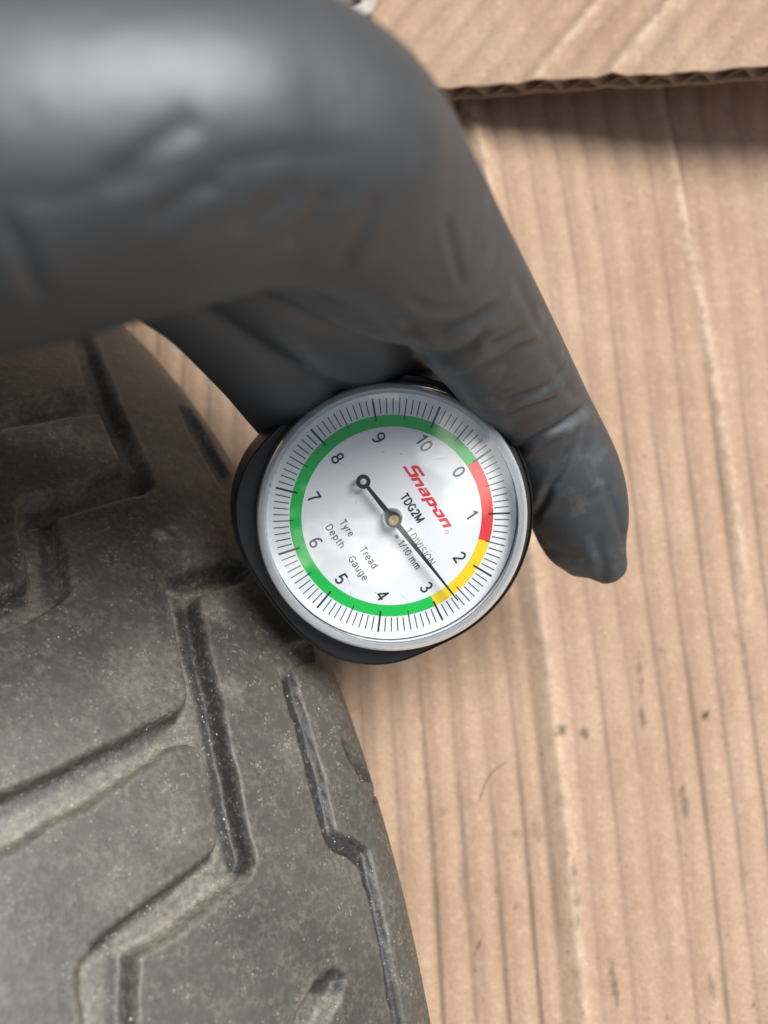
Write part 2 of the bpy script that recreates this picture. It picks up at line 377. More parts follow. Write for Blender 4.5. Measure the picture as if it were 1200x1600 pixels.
def tyre_uv(px):                       # photo pixels -> (th, t) on the tyre
    out = []
    for X, Y in np.asarray(px, float):
        d = (_X - X) ** 2 + (_Y - Y) ** 2 + (_T > 12) * 1e3; i = np.unravel_index(np.argmin(d), d.shape); th, t = _TH[i], _T[i]
        for _ in range(10):
            q = np.array(proj(tyre_pt(th, t))); e = np.array([X, Y]) - q
            if abs(e).max() < .1: break
            J = np.stack([(np.array(proj(tyre_pt(th + 1e-4, t))) - q) / 1e-4, (np.array(proj(tyre_pt(th, t + .01))) - q) / .01], 1)
            dl = np.linalg.lstsq(J, e, rcond=None)[0]; dl = np.clip(dl, [-.04, -4], [.04, 4]); th += dl[0]; t = min(t + dl[1], 14)
        out.append((th * TY['R'], t))
    return np.array(out)
G_ZIG = [(-60, 645), (0, 632), (133, 603), (118, 545), (112, 500), (140, 500), (150, 540), (173, 603), (240, 760), (227, 770), (87, 808), (107, 867), (113, 920), (93, 943), (50, 970), (0, 990), (-60, 1012), (-60, 950), (0, 927), (43, 903),
         (37, 867), (23, 790), (33, 775), (67, 767), (127, 747), (190, 720), (155, 645), (133, 648), (0, 670), (-60, 685)]
G_MAIN = [(260, 903), (277, 897), (353, 875), (392, 885), (383, 910), (353, 915), (310, 930), (327, 1020), (347, 1093), (363, 1180), (380, 1257), (397, 1347), (390, 1367), (333, 1417), (267, 1467), (213, 1497), (213, 1600), (218, 1700), (140, 1700),
          (127, 1600), (120, 1540), (122, 1510), (137, 1490), (143, 1477), (200, 1430), (267, 1383), (317, 1347), (338, 1325), (343, 1310), (333, 1250), (320, 1185), (310, 1168), (293, 1163), (267, 1170), (233, 1195), (130, 1262), (0, 1335),
          (-60, 1370), (-60, 1270), (0, 1240), (100, 1195), (233, 1130), (280, 1110), (293, 1090), (293, 1067), (277, 993), (257, 910)]
G_SH = [(432, 1022), (462, 1005), (482, 1003), (487, 1030), (465, 1040), (460, 1052), (472, 1102), (487, 1152), (505, 1215), (519, 1285), (522, 1300), (550, 1312), (575, 1330), (585, 1375), (597, 1432), (612, 1507), (630, 1597), (642, 1670), (626, 1670),
        (615, 1597), (602, 1515), (587, 1440), (575, 1395), (565, 1357), (540, 1335), (515, 1320), (505, 1305), (497, 1275), (485, 1220), (470, 1162), (455, 1110), (441, 1058), (434, 1040)]
G_SLIT = [(537, 1158), (546, 1164), (563, 1193), (581, 1224), (592, 1252), (580, 1242), (562, 1216), (545, 1186)]
G_PIT = [(525, 1505), (541, 1528), (532, 1565), (500, 1620), (470, 1680), (400, 1680), (450, 1590), (495, 1525)]
G_NOTCH = [(277, 632), (300, 640), (330, 690), (362, 745), (352, 772), (322, 722), (290, 668)]
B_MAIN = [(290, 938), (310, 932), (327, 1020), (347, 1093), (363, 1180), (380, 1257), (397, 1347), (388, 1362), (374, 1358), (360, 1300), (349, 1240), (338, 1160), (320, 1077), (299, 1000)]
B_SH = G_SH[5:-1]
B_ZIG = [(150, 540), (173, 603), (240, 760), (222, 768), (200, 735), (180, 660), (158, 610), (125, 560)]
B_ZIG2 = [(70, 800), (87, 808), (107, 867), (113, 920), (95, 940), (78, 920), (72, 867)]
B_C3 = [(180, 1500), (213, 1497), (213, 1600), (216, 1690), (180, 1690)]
WALL_SHADE = [[(-60, 1268), (0, 1240), (100, 1195), (233, 1130), (285, 1105), (290, 1120), (235, 1154), (100, 1224), (0, 1270), (-60, 1298)], [(143, 1477), (200, 1430), (267, 1383), (338, 1325), (346, 1338), (272, 1402), (206, 1450), (152, 1492)],
           [(262, 903), (300, 889), (353, 875), (388, 884), (360, 894), (300, 907)], [(-60, 950), (0, 927), (43, 903), (50, 922), (0, 950), (-60, 970)]]  # shade under the upper groove edges, painted dark into the rubber colour
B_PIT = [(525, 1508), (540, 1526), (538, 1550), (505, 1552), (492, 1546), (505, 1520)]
def build_tyre():
    root = link('tyre', None); tag(root, 'worn dusty black tyre with zigzag tread blocks, held under the gauge', 'tyre')
    R = TY['R']
    u = np.concatenate([np.linspace(-220, -92, 33)[:-1], np.arange(-92, 96, .42), np.linspace(96, 230, 34)])
    t = np.concatenate([np.linspace(-150, -84, 23)[:-1], np.arange(-84, 10, .42), np.linspace(10.2, 40, 40)])
    Ug, Tg = np.meshgrid(u, t, indexing='ij'); P = np.column_stack([Ug.ravel(), Tg.ravel()])
    wob = np.column_stack([vnoise(P, .25, 51, 2) - .5, vnoise(P, .25, 52, 2) - .5]) * .7; Q = P + wob
    h = np.zeros(len(P)); dust = np.zeros(len(P)); bare_and_shade = np.zeros(len(P))
    for g, dep, wall, dst in [(G_ZIG, 3.4, 1.5, .5), (G_MAIN, 3.4, 1.35, .52), (G_SH, 1.3, .6, .3), (G_SLIT, .8, .6, .1), (G_PIT, 1.6, 2.2, .35), (G_NOTCH, 1.3, 2.2, .0)]:
        sd_ = poly_sd(Q, tyre_uv(g)); k = sstep((-sd_ + .35) / wall); h -= dep * k
        lip = np.exp(-((sd_ - .1) / .45) ** 2); h += .05 * lip
        dust = np.maximum(dust, dst * (sstep((-sd_ + .5) / .9) * (.55 + .45 * np.exp(-((sd_ + .9) / 1.0) ** 2)) + .45 * np.exp(-(sd_ / .8) ** 2)))
    for g, k in [(B_MAIN, .85), (B_SH, .95), (B_ZIG, .4), (B_ZIG2, .45), (B_C3, .5), (B_PIT, .8), (G_SLIT, .8), (G_NOTCH, .25)] + [(w_, .62) for w_ in WALL_SHADE]:
        sd_ = poly_sd(Q, tyre_uv(g)); b_ = sstep((-sd_ + .75) / 1.1) * k; bare_and_shade = np.maximum(bare_and_shade, b_)
    dust *= 1 - .85 * bare_and_shade
    h += .25 * (vnoise(P, .06, 61, 3) - .5) + .07 * (vnoise(P, .8, 62, 3) - .5)
    # fine concentric ridge where the shoulder ends
    h += .22 * np.exp(-((P[:, 1] - 9.2) / .5) ** 2) - .1 * np.exp(-((P[:, 1] - 8.0) / .5) ** 2)
    h += .12 * bare_and_shade * (vnoise(P, 1.6, 63, 2) - .5)
    # dust dabs on block tops
    for x, y, w, k in [(252, 838, 1.25, .9), (268, 826, .6, .8), (300, 858, 5, .35), (335, 952, 2.6, .55), (235, 1060, 6, .35), (190, 1380, 4, .2), (360, 1080, 2.2, .5), (470, 1180, 3, .3), (270, 1290, 4, .25), (330, 840, 7, .3), (290, 740, 6, .25)]:
        c = tyre_uv([(x, y)])[0]; d = np.linalg.norm(Q - c, axis=1) + .4 * w * (vnoise(P, 1.1, 64, 2) - .5)
        dust = np.maximum(dust, k * (.6 if w > 2 else 1) * sstep(1.5 - d / w)); 
        if w < 2: h += .12 * sstep(1.4 - d / w)
    V = to_world(tyre_pt(P[:, 0] / R, P[:, 1], h))
    n1, n2 = Ug.shape; F = grid_faces(n1, n2)
    split = np.argmax(t > 14.0)                                # columns past this belong to the sidewall
    colj = F[:, 0] % n2
    for name, sel in (('tread', colj < split), ('sidewall', colj >= split)):
        f = F[sel]; ids = np.unique(f); mp_ = np.full(len(V), -1); mp_[ids] = np.arange(len(ids))
        me = mesh_from(name, V[ids], mp_[f]); attr(me, 'dust', dust[ids]); attr(me, 'bare_and_shade', bare_and_shade[ids])
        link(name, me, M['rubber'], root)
    # loose grit lying on the tread: one mesh of tiny stones
    ico = bmesh.new(); bmesh.ops.create_icosphere(ico, subdivisions=1, radius=1); iv = np.array([v.co[:] for v in ico.verts]); fi = np.array([[v.index for v in f.verts] for f in ico.faces]); ico.free()
    sel = rng.random(len(P)); fine = (P[:, 0] > -90) & (P[:, 0] < 95) & (P[:, 1] > -80) & (P[:, 1] < 9)
    p_ = fine * (.0005 + .008 * (dust > .3) + .035 * (bare_and_shade > .5)); idx = np.where(sel < p_)[0]
    base = tyre_pt(P[:, 0] / R, P[:, 1], h)
    vs, fs = [], []
    for k, i in enumerate(idx):
        r = min(.045 + rng.exponential(.045), .3); sc = r * (.6 + .7 * rng.random(3)); jit = 1 + .35 * (rng.random((len(iv), 1)) - .5)
        vs.append(base[i] + iv * jit * sc + TN * r * .3); fs.append(fi + k * len(iv))
    me = mesh_from('grit', to_world(np.concatenate(vs)), np.concatenate(fs), False)
    tag(link('grit', me, M['grit']), 'pale sandy grit scattered over the tyre tread and in its grooves', 'grit', kind='stuff')
build_tyre()

# ------------------------------------------------------------------ tread depth gauge
def build_gauge():
    C0 = at(np.array(612.8), np.array(808.1), np.array(141.0))
    n = np.array([.08, -.16, 1.0]); n /= np.linalg.norm(n)
    a = math.radians(34.5); y = np.array([math.cos(a), math.sin(a), 0]); y -= n * (y @ n); y /= np.linalg.norm(y); x = np.cross(y, n)
    R3 = np.stack([x, y, n], 1)
    Rw = RX @ R3
    root = link('tread_depth_gauge', None)
    root.matrix_world = Matrix.Translation(Vector(to_world(C0))) @ Matrix(Rw.tolist()).to_4x4()
    tag(root, 'round tyre tread depth gauge with white dial, green, yellow and red ring and black case', 'gauge')
    def mm(name, v, f, mat, parent=root, smooth=False, auto=None):
        me = mesh_from(name, np.asarray(v, float) * .001, f, smooth)
        if auto is not None:
            me.polygons.foreach_set('use_smooth', [True] * len(me.polygons)); me.set_sharp_from_angle(angle=math.radians(auto))
        return link(name, me, mat, parent)
    def revolve(prof, seg=160):
        prof = np.asarray(prof, float); th = np.linspace(0, 2 * np.pi, seg, endpoint=False)
        v = np.stack([prof[:, None, 0] * np.cos(th), prof[:, None, 0] * np.sin(th), np.repeat(prof[:, 1:2], seg, 1)], -1).reshape(-1, 3)
        f = []
        for i in range(len(prof) - 1):
            for j in range(seg): f.append((i * seg + j, i * seg + (j + 1) % seg, (i + 1) * seg + (j + 1) % seg, (i + 1) * seg + j))
        return v, np.array(f)
    # case: round above, widening to a flat foot below
    def outline(off, m=240):
        th = np.linspace(0, 2 * np.pi, m, endpoint=False); r = 22.1
        pts = []
        for q in th:
            c, s = math.cos(q), math.sin(q)
            if s >= 0: rr = r
            else:
                e = 2.55; rr = 1 / ((abs(c) / 21.9) ** e + (abs(s) / 22.8) ** e) ** (1 / e)
                w = min(1, -s / .55); w = w * w * (3 - 2 * w); rr = r * (1 - w) + rr * w
            pts.append(((rr + off) * c, (rr + off) * s))
        return np.array(pts)
    prof = [(-9.0, -18.0), (-4.0, -18.0), (-2.0, -17.2), (-.7, -15.6), (.2, -13), (.75, -9.5), (.8, -6), (.5, -3.4), (.1, -1.6), (-.25, -.6), (-.45, -.2), (-.6, -.6), (-3.2, -.6)]
    m = 240; v = []; f = []
    for off, z in prof:
        o = outline(off); v += [(p[0], p[1], z) for p in o]
    for i in range(len(prof) - 1):
        for j in range(m): f.append((i * m + j, i * m + (j + 1) % m, (i + 1) * m + (j + 1) % m, (i + 1) * m + j))
    f = [tuple(q) for q in f] + [tuple(reversed(range(m)))] + [tuple(range((len(prof) - 1) * m, len(prof) * m))]
    mm('case', v, f, M['case'], auto=38)
    # dial plate
    v, f = revolve([(0.001, 0), (10, 0), (19.15, 0), (19.2, -.4)]); dial = mm('dial', v, f, M['dial'], smooth=False)
    def arc(name, v0, v1, r0, r1, mat, z):
        k = max(8, int(abs(v1 - v0) * 18)); vals = np.linspace(v0, v1, k + 1); th = np.pi / 2 - vals * 2 * np.pi / 11
        vv = np.concatenate([np.stack([r * np.cos(th), r * np.sin(th), np.full(k + 1, z)], 1) for r in (r0, r1)])
        ff = [(i, i + 1, k + 2 + i, k + 1 + i)[::-1] for i in range(k)]
        return mm(name, vv, np.array(ff)[:, ::-1] if False else np.array(ff), mat, dial)
    arc('red_band', 0, 1.5, 13.75, 15.55, M['red'], .02); arc('yellow_band', 1.5, 3, 13.75, 15.55, M['yellow'], .02); arc('green_band', 3, 11, 13.75, 15.55, M['green'], .02)
    vv, ff = [], []
    for k in range(110):
        th = math.pi / 2 - k * 2 * math.pi / 110; c, s = math.cos(th), math.sin(th)
        if k % 10 == 0: r0, r1, w = 14.75, 18.15, .15
        elif k % 5 == 0: r0, r1, w = 14.9, 18.0, .085
        else: r0, r1, w = 15.72, 18.0, .078
        b = len(vv)
        for r, sg in ((r0, -1), (r1, -1), (r1, 1), (r0, 1)): vv.append((r * c - sg * w * s, r * s + sg * w * c, .035))
        ff.append((b, b + 1, b + 2, b + 3)[::-1])
    mm('scale_mark', vv, np.array(ff)[:, ::-1], M['ink'], dial)
    def A(cx, cy, rx, ry, a0, a1, k=14):
        return [(cx + rx * math.cos(math.radians(q)), cy + ry * math.sin(math.radians(q))) for q in np.linspace(a0, a1, k)]
    six = [A(.30, .29, .245, .25, 0, 360, 24), A(.40, .34, .345, .62, 68, 184)]
    GL = {'0': (.6, [A(.30, .5, .245, .46, 0, 360, 26)]), '1': (.42, [[(.06, .74), (.20, .82), (.31, .96), (.31, 0)]]), '2': (.6, [A(.29, .71, .235, .25, 165, -42) + [(.06, .05), (.56, .05)]]),
          '3': (.6, [A(.28, .735, .21, .225, 155, -90), A(.28, .27, .25, .235, 90, -158)]), '4': (.6, [[(.42, 0), (.42, .95), (.03, .27), (.60, .27)]]),
          '5': (.6, [[(.53, .95), (.15, .95), (.08, .48)] + A(.28, .31, .25, .265, 138, -150)]), '6': (.6, six), '9': (.6, [[(.6 - x_, 1 - y_) for x_, y_ in p] for p in six]),
          '7': (.6, [[(.04, .95), (.56, .95), (.40, .68), (.27, .35), (.21, 0)]]), '8': (.6, [A(.30, .74, .20, .21, 0, 360, 22), A(.30, .28, .245, .24, 0, 360, 22)]),
          'T': (.62, [[(0, .95), (.62, .95)], [(.31, .95), (.31, 0)]]), 'D': (.66, [[(.06, .05), (.06, .95), (.26, .95)] + A(.27, .5, .34, .45, 88, -88) + [(.06, .05)]]),
          'G': (.72, [A(.37, .5, .32, .46, 42, 318, 22) + [(.64, .12), (.64, .45), (.40, .45)]]), 'M': (.8, [[(.06, 0), (.06, .95), (.40, .08), (.74, .95), (.74, 0)]]), 'I': (.16, [[(.08, 0), (.08, 1)]]),
          'V': (.64, [[(.02, 1), (.32, .03), (.62, 1)]]), 'S': (.62, [A(.31, .74, .22, .215, 25, 255) + A(.31, .27, .25, .23, 75, -160)]), 'O': (.76, [A(.38, .5, .33, .46, 0, 360, 26)]),
          'N': (.68, [[(.06, 0), (.06, 1), (.62, 0), (.62, 1)]]), 'R': (.6, [[(.06, 0), (.06, .95), (.3, .95)] + A(.3, .71, .22, .23, 88, -88) + [(.06, .48)], [(.28, .48), (.56, 0)]]),
          'y': (.5, [[(.02, .71), (.25, .05)], [(.48, .71), (.22, -.10), (.13, -.22), (.02, -.22)]]), 'r': (.32, [[(.06, 0), (.06, .71)], A(.28, .42, .22, .25, 178, 78)]),
          'e': (.54, [[(.05, .36), (.49, .36)] + A(.27, .35, .225, .33, 5, 318, 20)]), 'a': (.54, [A(.26, .50, .20, .19, 165, 0) + [(.46, .02)], A(.25, .20, .205, .165, 0, 360, 18)]),
          'd': (.56, [A(.26, .35, .215, .325, 0, 360, 20), [(.49, 1), (.49, 0)]]), 'p': (.56, [A(.29, .35, .215, .325, 0, 360, 20), [(.06, .71), (.06, -.25)]]), 't': (.32, [[(.14, .92), (.14, .14), (.19, .04), (.30, .04)], [(0, .69), (.30, .69)]]),
          'h': (.54, [[(.06, 1), (.06, 0)], A(.27, .44, .205, .24, 180, 0) + [(.475, 0)]]), 'u': (.54, [[(.06, .71)] + A(.27, .26, .205, .22, 180, 350), [(.475, .71), (.475, 0)]]),
          'g': (.56, [A(.26, .35, .215, .325, 0, 360, 20), [(.49, .71), (.49, -.08)] + A(.27, -.06, .22, .17, 0, -150)]), 'm': (.84, [[(.06, .71), (.06, 0)], A(.24, .46, .175, .22, 180, 0) + [(.415, 0)], A(.595, .46, .175, .22, 180, 0) + [(.77, 0)]]),
          '=': (.54, [[(.02, .58), (.52, .58)], [(.02, .34), (.52, .34)]]), '/': (.36, [[(.0, -.04), (.36, 1)]]), ' ': (.22, [])}
    def text(name, s, X, Y, h, width=None, mat=None, weight=.1, align='LEFT', z=.04, gap=.17):
        mat = mat or M['ink']; adv = []; x0 = 0
        for c in s: adv.append(x0); x0 += GL[c][0] + gap
        tot = x0 - gap; sy = h; sx = sy if width is None else width / tot; ox = X if align == 'LEFT' else X - tot * sx / 2
        vv, ff = [], []; w = weight * h / 2; zz = 0
        def disc(p, q):
            b = len(vv); vv.extend((p[0] + w * math.cos(t_), p[1] + w * math.sin(t_), z + q) for t_ in np.linspace(0, 2 * np.pi, 9)[:-1]); ff.append(tuple(range(b, b + 8)))
        for c, a0 in zip(s, adv):
            for pl in GL[c][1]:
                P = [np.array([ox + (a0 + x_) * sx, Y + y_ * sy]) for x_, y_ in pl]
                for a_, b_ in zip(P[:-1], P[1:]):
                    t_ = (b_ - a_) / max(np.linalg.norm(b_ - a_), 1e-9); n_2 = np.array([-t_[1], t_[0]]) * w; b = len(vv); zz = (zz + 1) % 9
                    vv.extend([(*(a_ - n_2), z + zz * 4e-4), (*(b_ - n_2), z + zz * 4e-4), (*(b_ + n_2), z + zz * 4e-4), (*(a_ + n_2), z + zz * 4e-4)]); ff.append((b, b + 1, b + 2, b + 3))
                for k_, p in enumerate(P[1:-1]): disc(p, .004 + 4e-4 * (k_ % 5))
        return mm(name, vv, ff, mat, dial)
    for k in range(11):
        th = math.pi / 2 - k * 2 * math.pi / 11
        text('numeral', str(k), 12.25 * math.cos(th), 12.25 * math.sin(th) - .97, 1.95, weight=.15, align='CENTER')
    text('model_text', 'TDG2M', -1.9, 2.68, 1.3, 4.9, weight=.2, gap=.14)
    text('division_text', '1 DIVISION', 2.9, .42, 1.2, 6.7, weight=.1)
    text('division_text', '= 1/10 mm', 2.6, -1.6, 1.12, 6.3, weight=.15)
    text('name_text', 'Tyre', -3.9, -7.1, 1.12, 2.7, weight=.14); text('name_text', 'Tread', 1.3, -6.95, 1.12, 3.7, weight=.14)
    text('name_text', 'Depth', -4.5, -9.25, 1.12, 4.0, weight=.14); text('name_text', 'Gauge', 1.5, -9.2, 1.12, 4.2, weight=.14)
    # logo letters, drawn as slanted block strokes in a unit cell (x-height 1)
    def boxes(rects):
        return [[(x0, y0), (x1, y0), (x1, y1), (x0, y1)] for x0, y0, x1, y1 in rects]
    S_ = [[(.0, .0), (1.75, .0), (1.95, .2), (1.95, .95), (1.75, 1.12), (.62, 1.12), (.62, .98 + .1), (1.42, .78), (1.42, .34), (0, .34)],
          [(.62, 1.12), (1.42, .80), (.42, .80), (.12, 1.02), (.12, 1.52), (.34, 1.74), (2.0, 1.74), (2.0, 1.38), (.66, 1.38), (.66, 1.12)]]
    n_ = [[(0, 0), (.5, 0), (.5, 1), (0, 1)], [(.5, .66), (1.35, .66), (1.35, 1), (.5, 1)], [(1.0, 0), (1.5, 0), (1.5, .85), (1.35, 1), (1.0, 1), (1.0, 0)]]
    a_ = boxes([(.95, 0, 1.45, .85), (.12, .72, 1.33, 1.0), (.1, 0, .95, .22), (0, .1, .46, .5), (.1, .40, .95, .6)])
    p_ = boxes([(0, -.42, .5, 1.0), (.5, .70, 1.35, 1.0), (1.0, .12, 1.5, .88), (.5, 0, 1.38, .28)])
    o_ = boxes([(0, .12, .48, .55), (.12, .72, 1.38, 1.0), (1.0, .12, 1.5, .88), (.1, 0, 1.38, .28)])
    dash = boxes([(-.12, .47, .62, .70)])
    vv, ff = [], []
    for polys, X in ((S_, -5.55), (n_, -3.35), (a_, -1.5), (p_, .32), (dash, 1.95), (o_, 2.45), (n_, 4.25)):
        for q, pl in enumerate(polys):
            b = len(vv)
            for px_, py_ in pl: vv.append((X + px_ * 1.08 + .48 * py_ * 1.18, 5.62 + py_ * 1.18, .04 + .0012 * q))
            ff.append(tuple(range(b, b + len(pl))))
    mm('logo', vv, ff, M['logo'], dial)
    text('trademark', 'R', 6.58, 5.45, .3, .2, mat=M['logo']); v, f = revolve([(.27, .04), (.32, .04)], 24); v = v + np.array([6.68, 5.6, 0]); mm('trademark', v, f, M['logo'], dial)
    # clear crystal and its rim
    v, f = revolve([(19.3, -.3), (19.2, 1.2), (19.0, 2.6), (18.85, 3.0), (19.5, 3.2), (20.0, 3.1), (20.3, 2.6), (20.42, 1.4), (20.42, -.3), (19.3, -.3)], 200)
    mr, nt, b, nd, lk = new_mat('acrylic_rim')
    b.inputs['Base Color'].default_value = (.74, .78, .80, 1); b.inputs['Roughness'].default_value = .07; b.inputs['Transmission Weight'].default_value = .68; b.inputs['IOR'].default_value = 1.49
    mm('crystal_rim', v, f, mr, auto=50)
    v, f = revolve([(20.43, -.45), (20.43, 1.5), (20.54, 1.6), (20.64, 1.4), (20.7, .4), (20.7, -.45)], 200)
    mm('bezel', v, f, mat_simple('bezel_plastic', (.035, .035, .036), .42), auto=50)
    rs_ = np.linspace(.001, 18.9, 30); v, f = revolve([(r, 3.0 + 1.1 * (1 - (r / 18.9) ** 2)) for r in rs_], 120)
    mm('crystal', v, f, M['crystal'], smooth=True)
    vv, ff = [], []
    for X0, Y0, X1, Y1, w_ in [(-3.2, -2.2, -4.9, -.4, .05), (-5.2, -3.4, -6.0, -2.6, .05), (2.8, -10.6, 4.4, -10.9, .07), (4.8, -11.2, 6.2, -12.1, .06), (-8, 6, -7.4, 6.5, .09), (-9.5, 4.2, -9.3, 4.6, .1), (5.2, 1.2, 8.3, 2.6, .035), (-1.2, 6.4, -1.0, 6.7, .11),
                               (9.2, -5.5, 12.1, -5.1, .03), (-12.3, -2.1, -10.1, -1.2, .03), (3.1, 9.2, 5.2, 10.9, .03), (-4.4, 9.8, -3.2, 11.9, .03), (7.4, -8.6, 7.6, -8.1, .09)]:
        a_, b_ = np.array([X0, Y0]), np.array([X1, Y1]); t_ = (b_ - a_) / np.linalg.norm(b_ - a_); n_2 = np.array([-t_[1], t_[0]]) * w_; k = len(vv); zc = lambda p: 3.012 + 1.1 * (1 - (np.linalg.norm(p) / 18.9) ** 2)
        m_ = (a_ + b_) / 2 + n_2 * 1.5
        vv += [(*a_, zc(a_)), (*(m_ - n_2), zc(m_)), (*b_, zc(b_)), (*(m_ + n_2), zc(m_))]; ff.append((k, k + 1, k + 2, k + 3))
    mm('scratch', vv, ff, mat_simple('scuffed_acrylic', (.34, .37, .40), .6))
    # spindle, needle with ring counterweight, brass pin
    v, f = revolve([(1.55, .0), (1.55, .8), (1.45, .95), (.6, 1.0), (.55, 1.9)], 40); mm('spindle', v, f, M['steel'], auto=30)
    nd_ = link('needle', None, None, root); ang = math.pi / 2 - 2.628 * 2 * math.pi / 11
    bm = bmesh.new()
    def slab(pts, z0=1.95, z1=2.2):
        lo = [bm.verts.new((x_, y_, z0)) for x_, y_ in pts]; hi = [bm.verts.new((x_, y_, z1)) for x_, y_ in pts]; k = len(pts)
        bm.faces.new(hi); bm.faces.new(lo[::-1])
        for i in range(k): bm.faces.new((lo[i], lo[(i + 1) % k], hi[(i + 1) % k], hi[i]))
    slab([(1.0, -.42), (16.1, -.10), (16.1, .10), (1.0, .42)]); slab([(-1.0, .42), (-6.4, .27), (-6.4, -.27), (-1.0, -.42)])
    def ring(cx, r0, r1, z0, z1, k=40):
        L = []
        for r, z in ((r0, z0), (r1, z0), (r1, z1 - .05), (r1 - .06, z1), (r0, z1)):
            L.append([bm.verts.new((cx + r * math.cos(2 * math.pi * j / k), r * math.sin(2 * math.pi * j / k), z)) for j in range(k)])
        for A, B in zip(L, L[1:] + L[:1]):
            for j in range(k): bm.faces.new((A[j], A[(j + 1) % k], B[(j + 1) % k], B[j]))
    ring(-7.3, .47, 1.07, 1.93, 2.22); ring(0, .55, 1.22, 1.9, 2.45)
    bmesh.ops.recalc_face_normals(bm, faces=bm.faces)
    me = bpy.data.meshes.new('needle'); bm.to_mesh(me); bm.free()
    c = np.array([q.co[:] for q in me.vertices]); ca, sa = math.cos(ang), math.sin(ang)
    c = np.column_stack([c[:, 0] * ca - c[:, 1] * sa, c[:, 0] * sa + c[:, 1] * ca, c[:, 2]]) * .001
    me.vertices.foreach_set('co', c.astype(np.float32).ravel()); me.update(); me.materials.append(M['needle']); nd_.data and None
    bpy.data.objects.remove(nd_, do_unlink=True); nd_ = link('needle', me, M['needle'], root)
    v, f = revolve([(.78, 2.3), (.78, 2.52), (.70, 2.6), (.36, 2.6), (.30, 2.45), (.001, 2.42)], 32); mm('pin', v, f, M['brass'], nd_, auto=30)
build_gauge()

# ------------------------------------------------------------------ gloved hand
def catmull(A, n=10):
    A = np.asarray(A, float); A = np.vstack([2 * A[0] - A[1], A, 2 * A[-1] - A[-2]]); out = []
    for i in range(1, len(A) - 2):
        p0, p1, p2, p3 = A[i - 1:i + 3]
        for s in np.linspace(0, 1, n, endpoint=False):
            out.append(.5 * (2 * p1 + (p2 - p0) * s + (2 * p0 - 5 * p1 + 4 * p2 - p3) * s ** 2 + (3 * p1 - p0 - 3 * p2 + p3) * s ** 3))
    out.append(A[-2]); return np.array(out)
def tube(ctrl, seg=40, n=10):
    """ctrl rows: pixel x, pixel y, depth mm, half width in pixels, thickness ratio"""
    c = catmull(ctrl, n); P = at(c[:, 0], c[:, 1], c[:, 2]); ra = c[:, 3] * c[:, 2] / FOC; rb = ra * c[:, 4]
    T = np.gradient(P, axis=0); T /= np.linalg.norm(T, axis=1)[:, None]
    rows = []
    def ringat(p, t, a, b):
        view = p / np.linalg.norm(p); B = view - t * (view @ t); B /= np.linalg.norm(B); A = np.cross(t, B)
        th = np.linspace(0, 2 * np.pi, seg, endpoint=False)
        return p + np.cos(th)[:, None] * A * a + np.sin(th)[:, None] * B * b
    for k in np.linspace(1, 0, 8)[1:-1]: pass
    for q in np.linspace(np.pi / 2 * .96, 0, 7)[:-1]: rows.append(ringat(P[0] - T[0] * ra[0] * .8 * np.sin(q), T[0], ra[0] * np.cos(q), rb[0] * np.cos(q)))
    for p, t, a, b in zip(P, T, ra, rb): rows.append(ringat(p, t, a, b))
    for q in np.linspace(0, np.pi / 2 * .96, 7)[1:]: rows.append(ringat(P[-1] + T[-1] * ra[-1] * .8 * np.sin(q), T[-1], ra[-1] * np.cos(q), rb[-1] * np.cos(q)))
    k = len(rows); V = np.concatenate(rows); F = []
    for i in range(k - 1):
        for j in range(seg): F.append((i * seg + j, i * seg + (j + 1) % seg, (i + 1) * seg + (j + 1) % seg, (i + 1) * seg + j))
    F += [tuple(range(seg))[::-1], tuple(range((k - 1) * seg, k * seg))]
    return V, F
INDEX = [(-420, 270, 84, 330, 1.2), (-200, 262, 82, 320, 1.28), (0, 245, 80, 298, 1.28), (200, 225, 81, 266, 1.28), (370, 215, 84, 238, 1.28), (500, 245, 88, 204, 1.22), (600, 328, 97, 160, 1.1), (690, 425, 110, 122, 1.0),
         (770, 535, 130, 99, 1.0), (838, 644, 147, 84, 1.0), (888, 742, 153, 82, .95), (912, 808, 155, 72, .85), (924, 850, 156, 56, .8)]
TIP = [(890, 790, 154, 66, .8), (930, 850, 155, 48, .7), (952, 888, 156, 33, .6)]
TIP2 = [(884, 785, 155, 66, .8), (897, 842, 156, 54, .7), (914, 874, 157, 38, .6)]
THUMB = [(-150, 320, 96, 150, .9), (140, 320, 100, 145, .9), (310, 405, 112, 132, .85), (418, 515, 130, 120, .85), (492, 610, 150, 112, .8), (535, 675, 163, 96, .75)]
MIDDLE = [(300, 300, 96, 130, .9), (470, 420, 112, 125, .85), (580, 520, 140, 105, .85), (640, 590, 160, 80, .8), (665, 625, 168, 45, .75)]
RING = [(-260, 240, 100, 170, .8), (0, 260, 104, 165, .8), (230, 280, 108, 150, .8), (380, 360, 124, 120, .8), (430, 450, 142, 100, .8)]
SHADE_FIST = [(-420, 240, 128, 210, .9), (-100, 285, 134, 195, .9), (100, 300, 140, 180, .9), (250, 320, 142, 160, .9), (360, 390, 146, 130, .9), (440, 480, 156, 110, .9)]  # unseen curled-finger mass, added to block light from the tyre
SHADE_FIST2 = [(-420, 40, 140, 240, .9), (-100, 60, 146, 220, .9), (130, 130, 146, 170, .9), (240, 230, 150, 120, .9)]  # second unseen mass behind the hand, added to block more sky
BULGE = [(430, 372, 95, 84, .9), (560, 432, 104, 84, .9), (650, 468, 111, 74, .9), (704, 484, 116, 50, .9)]
PALM = [(-900, 260, 102, 380, .75), (-500, 255, 100, 370, .75), (-250, 250, 96, 300, .8)]
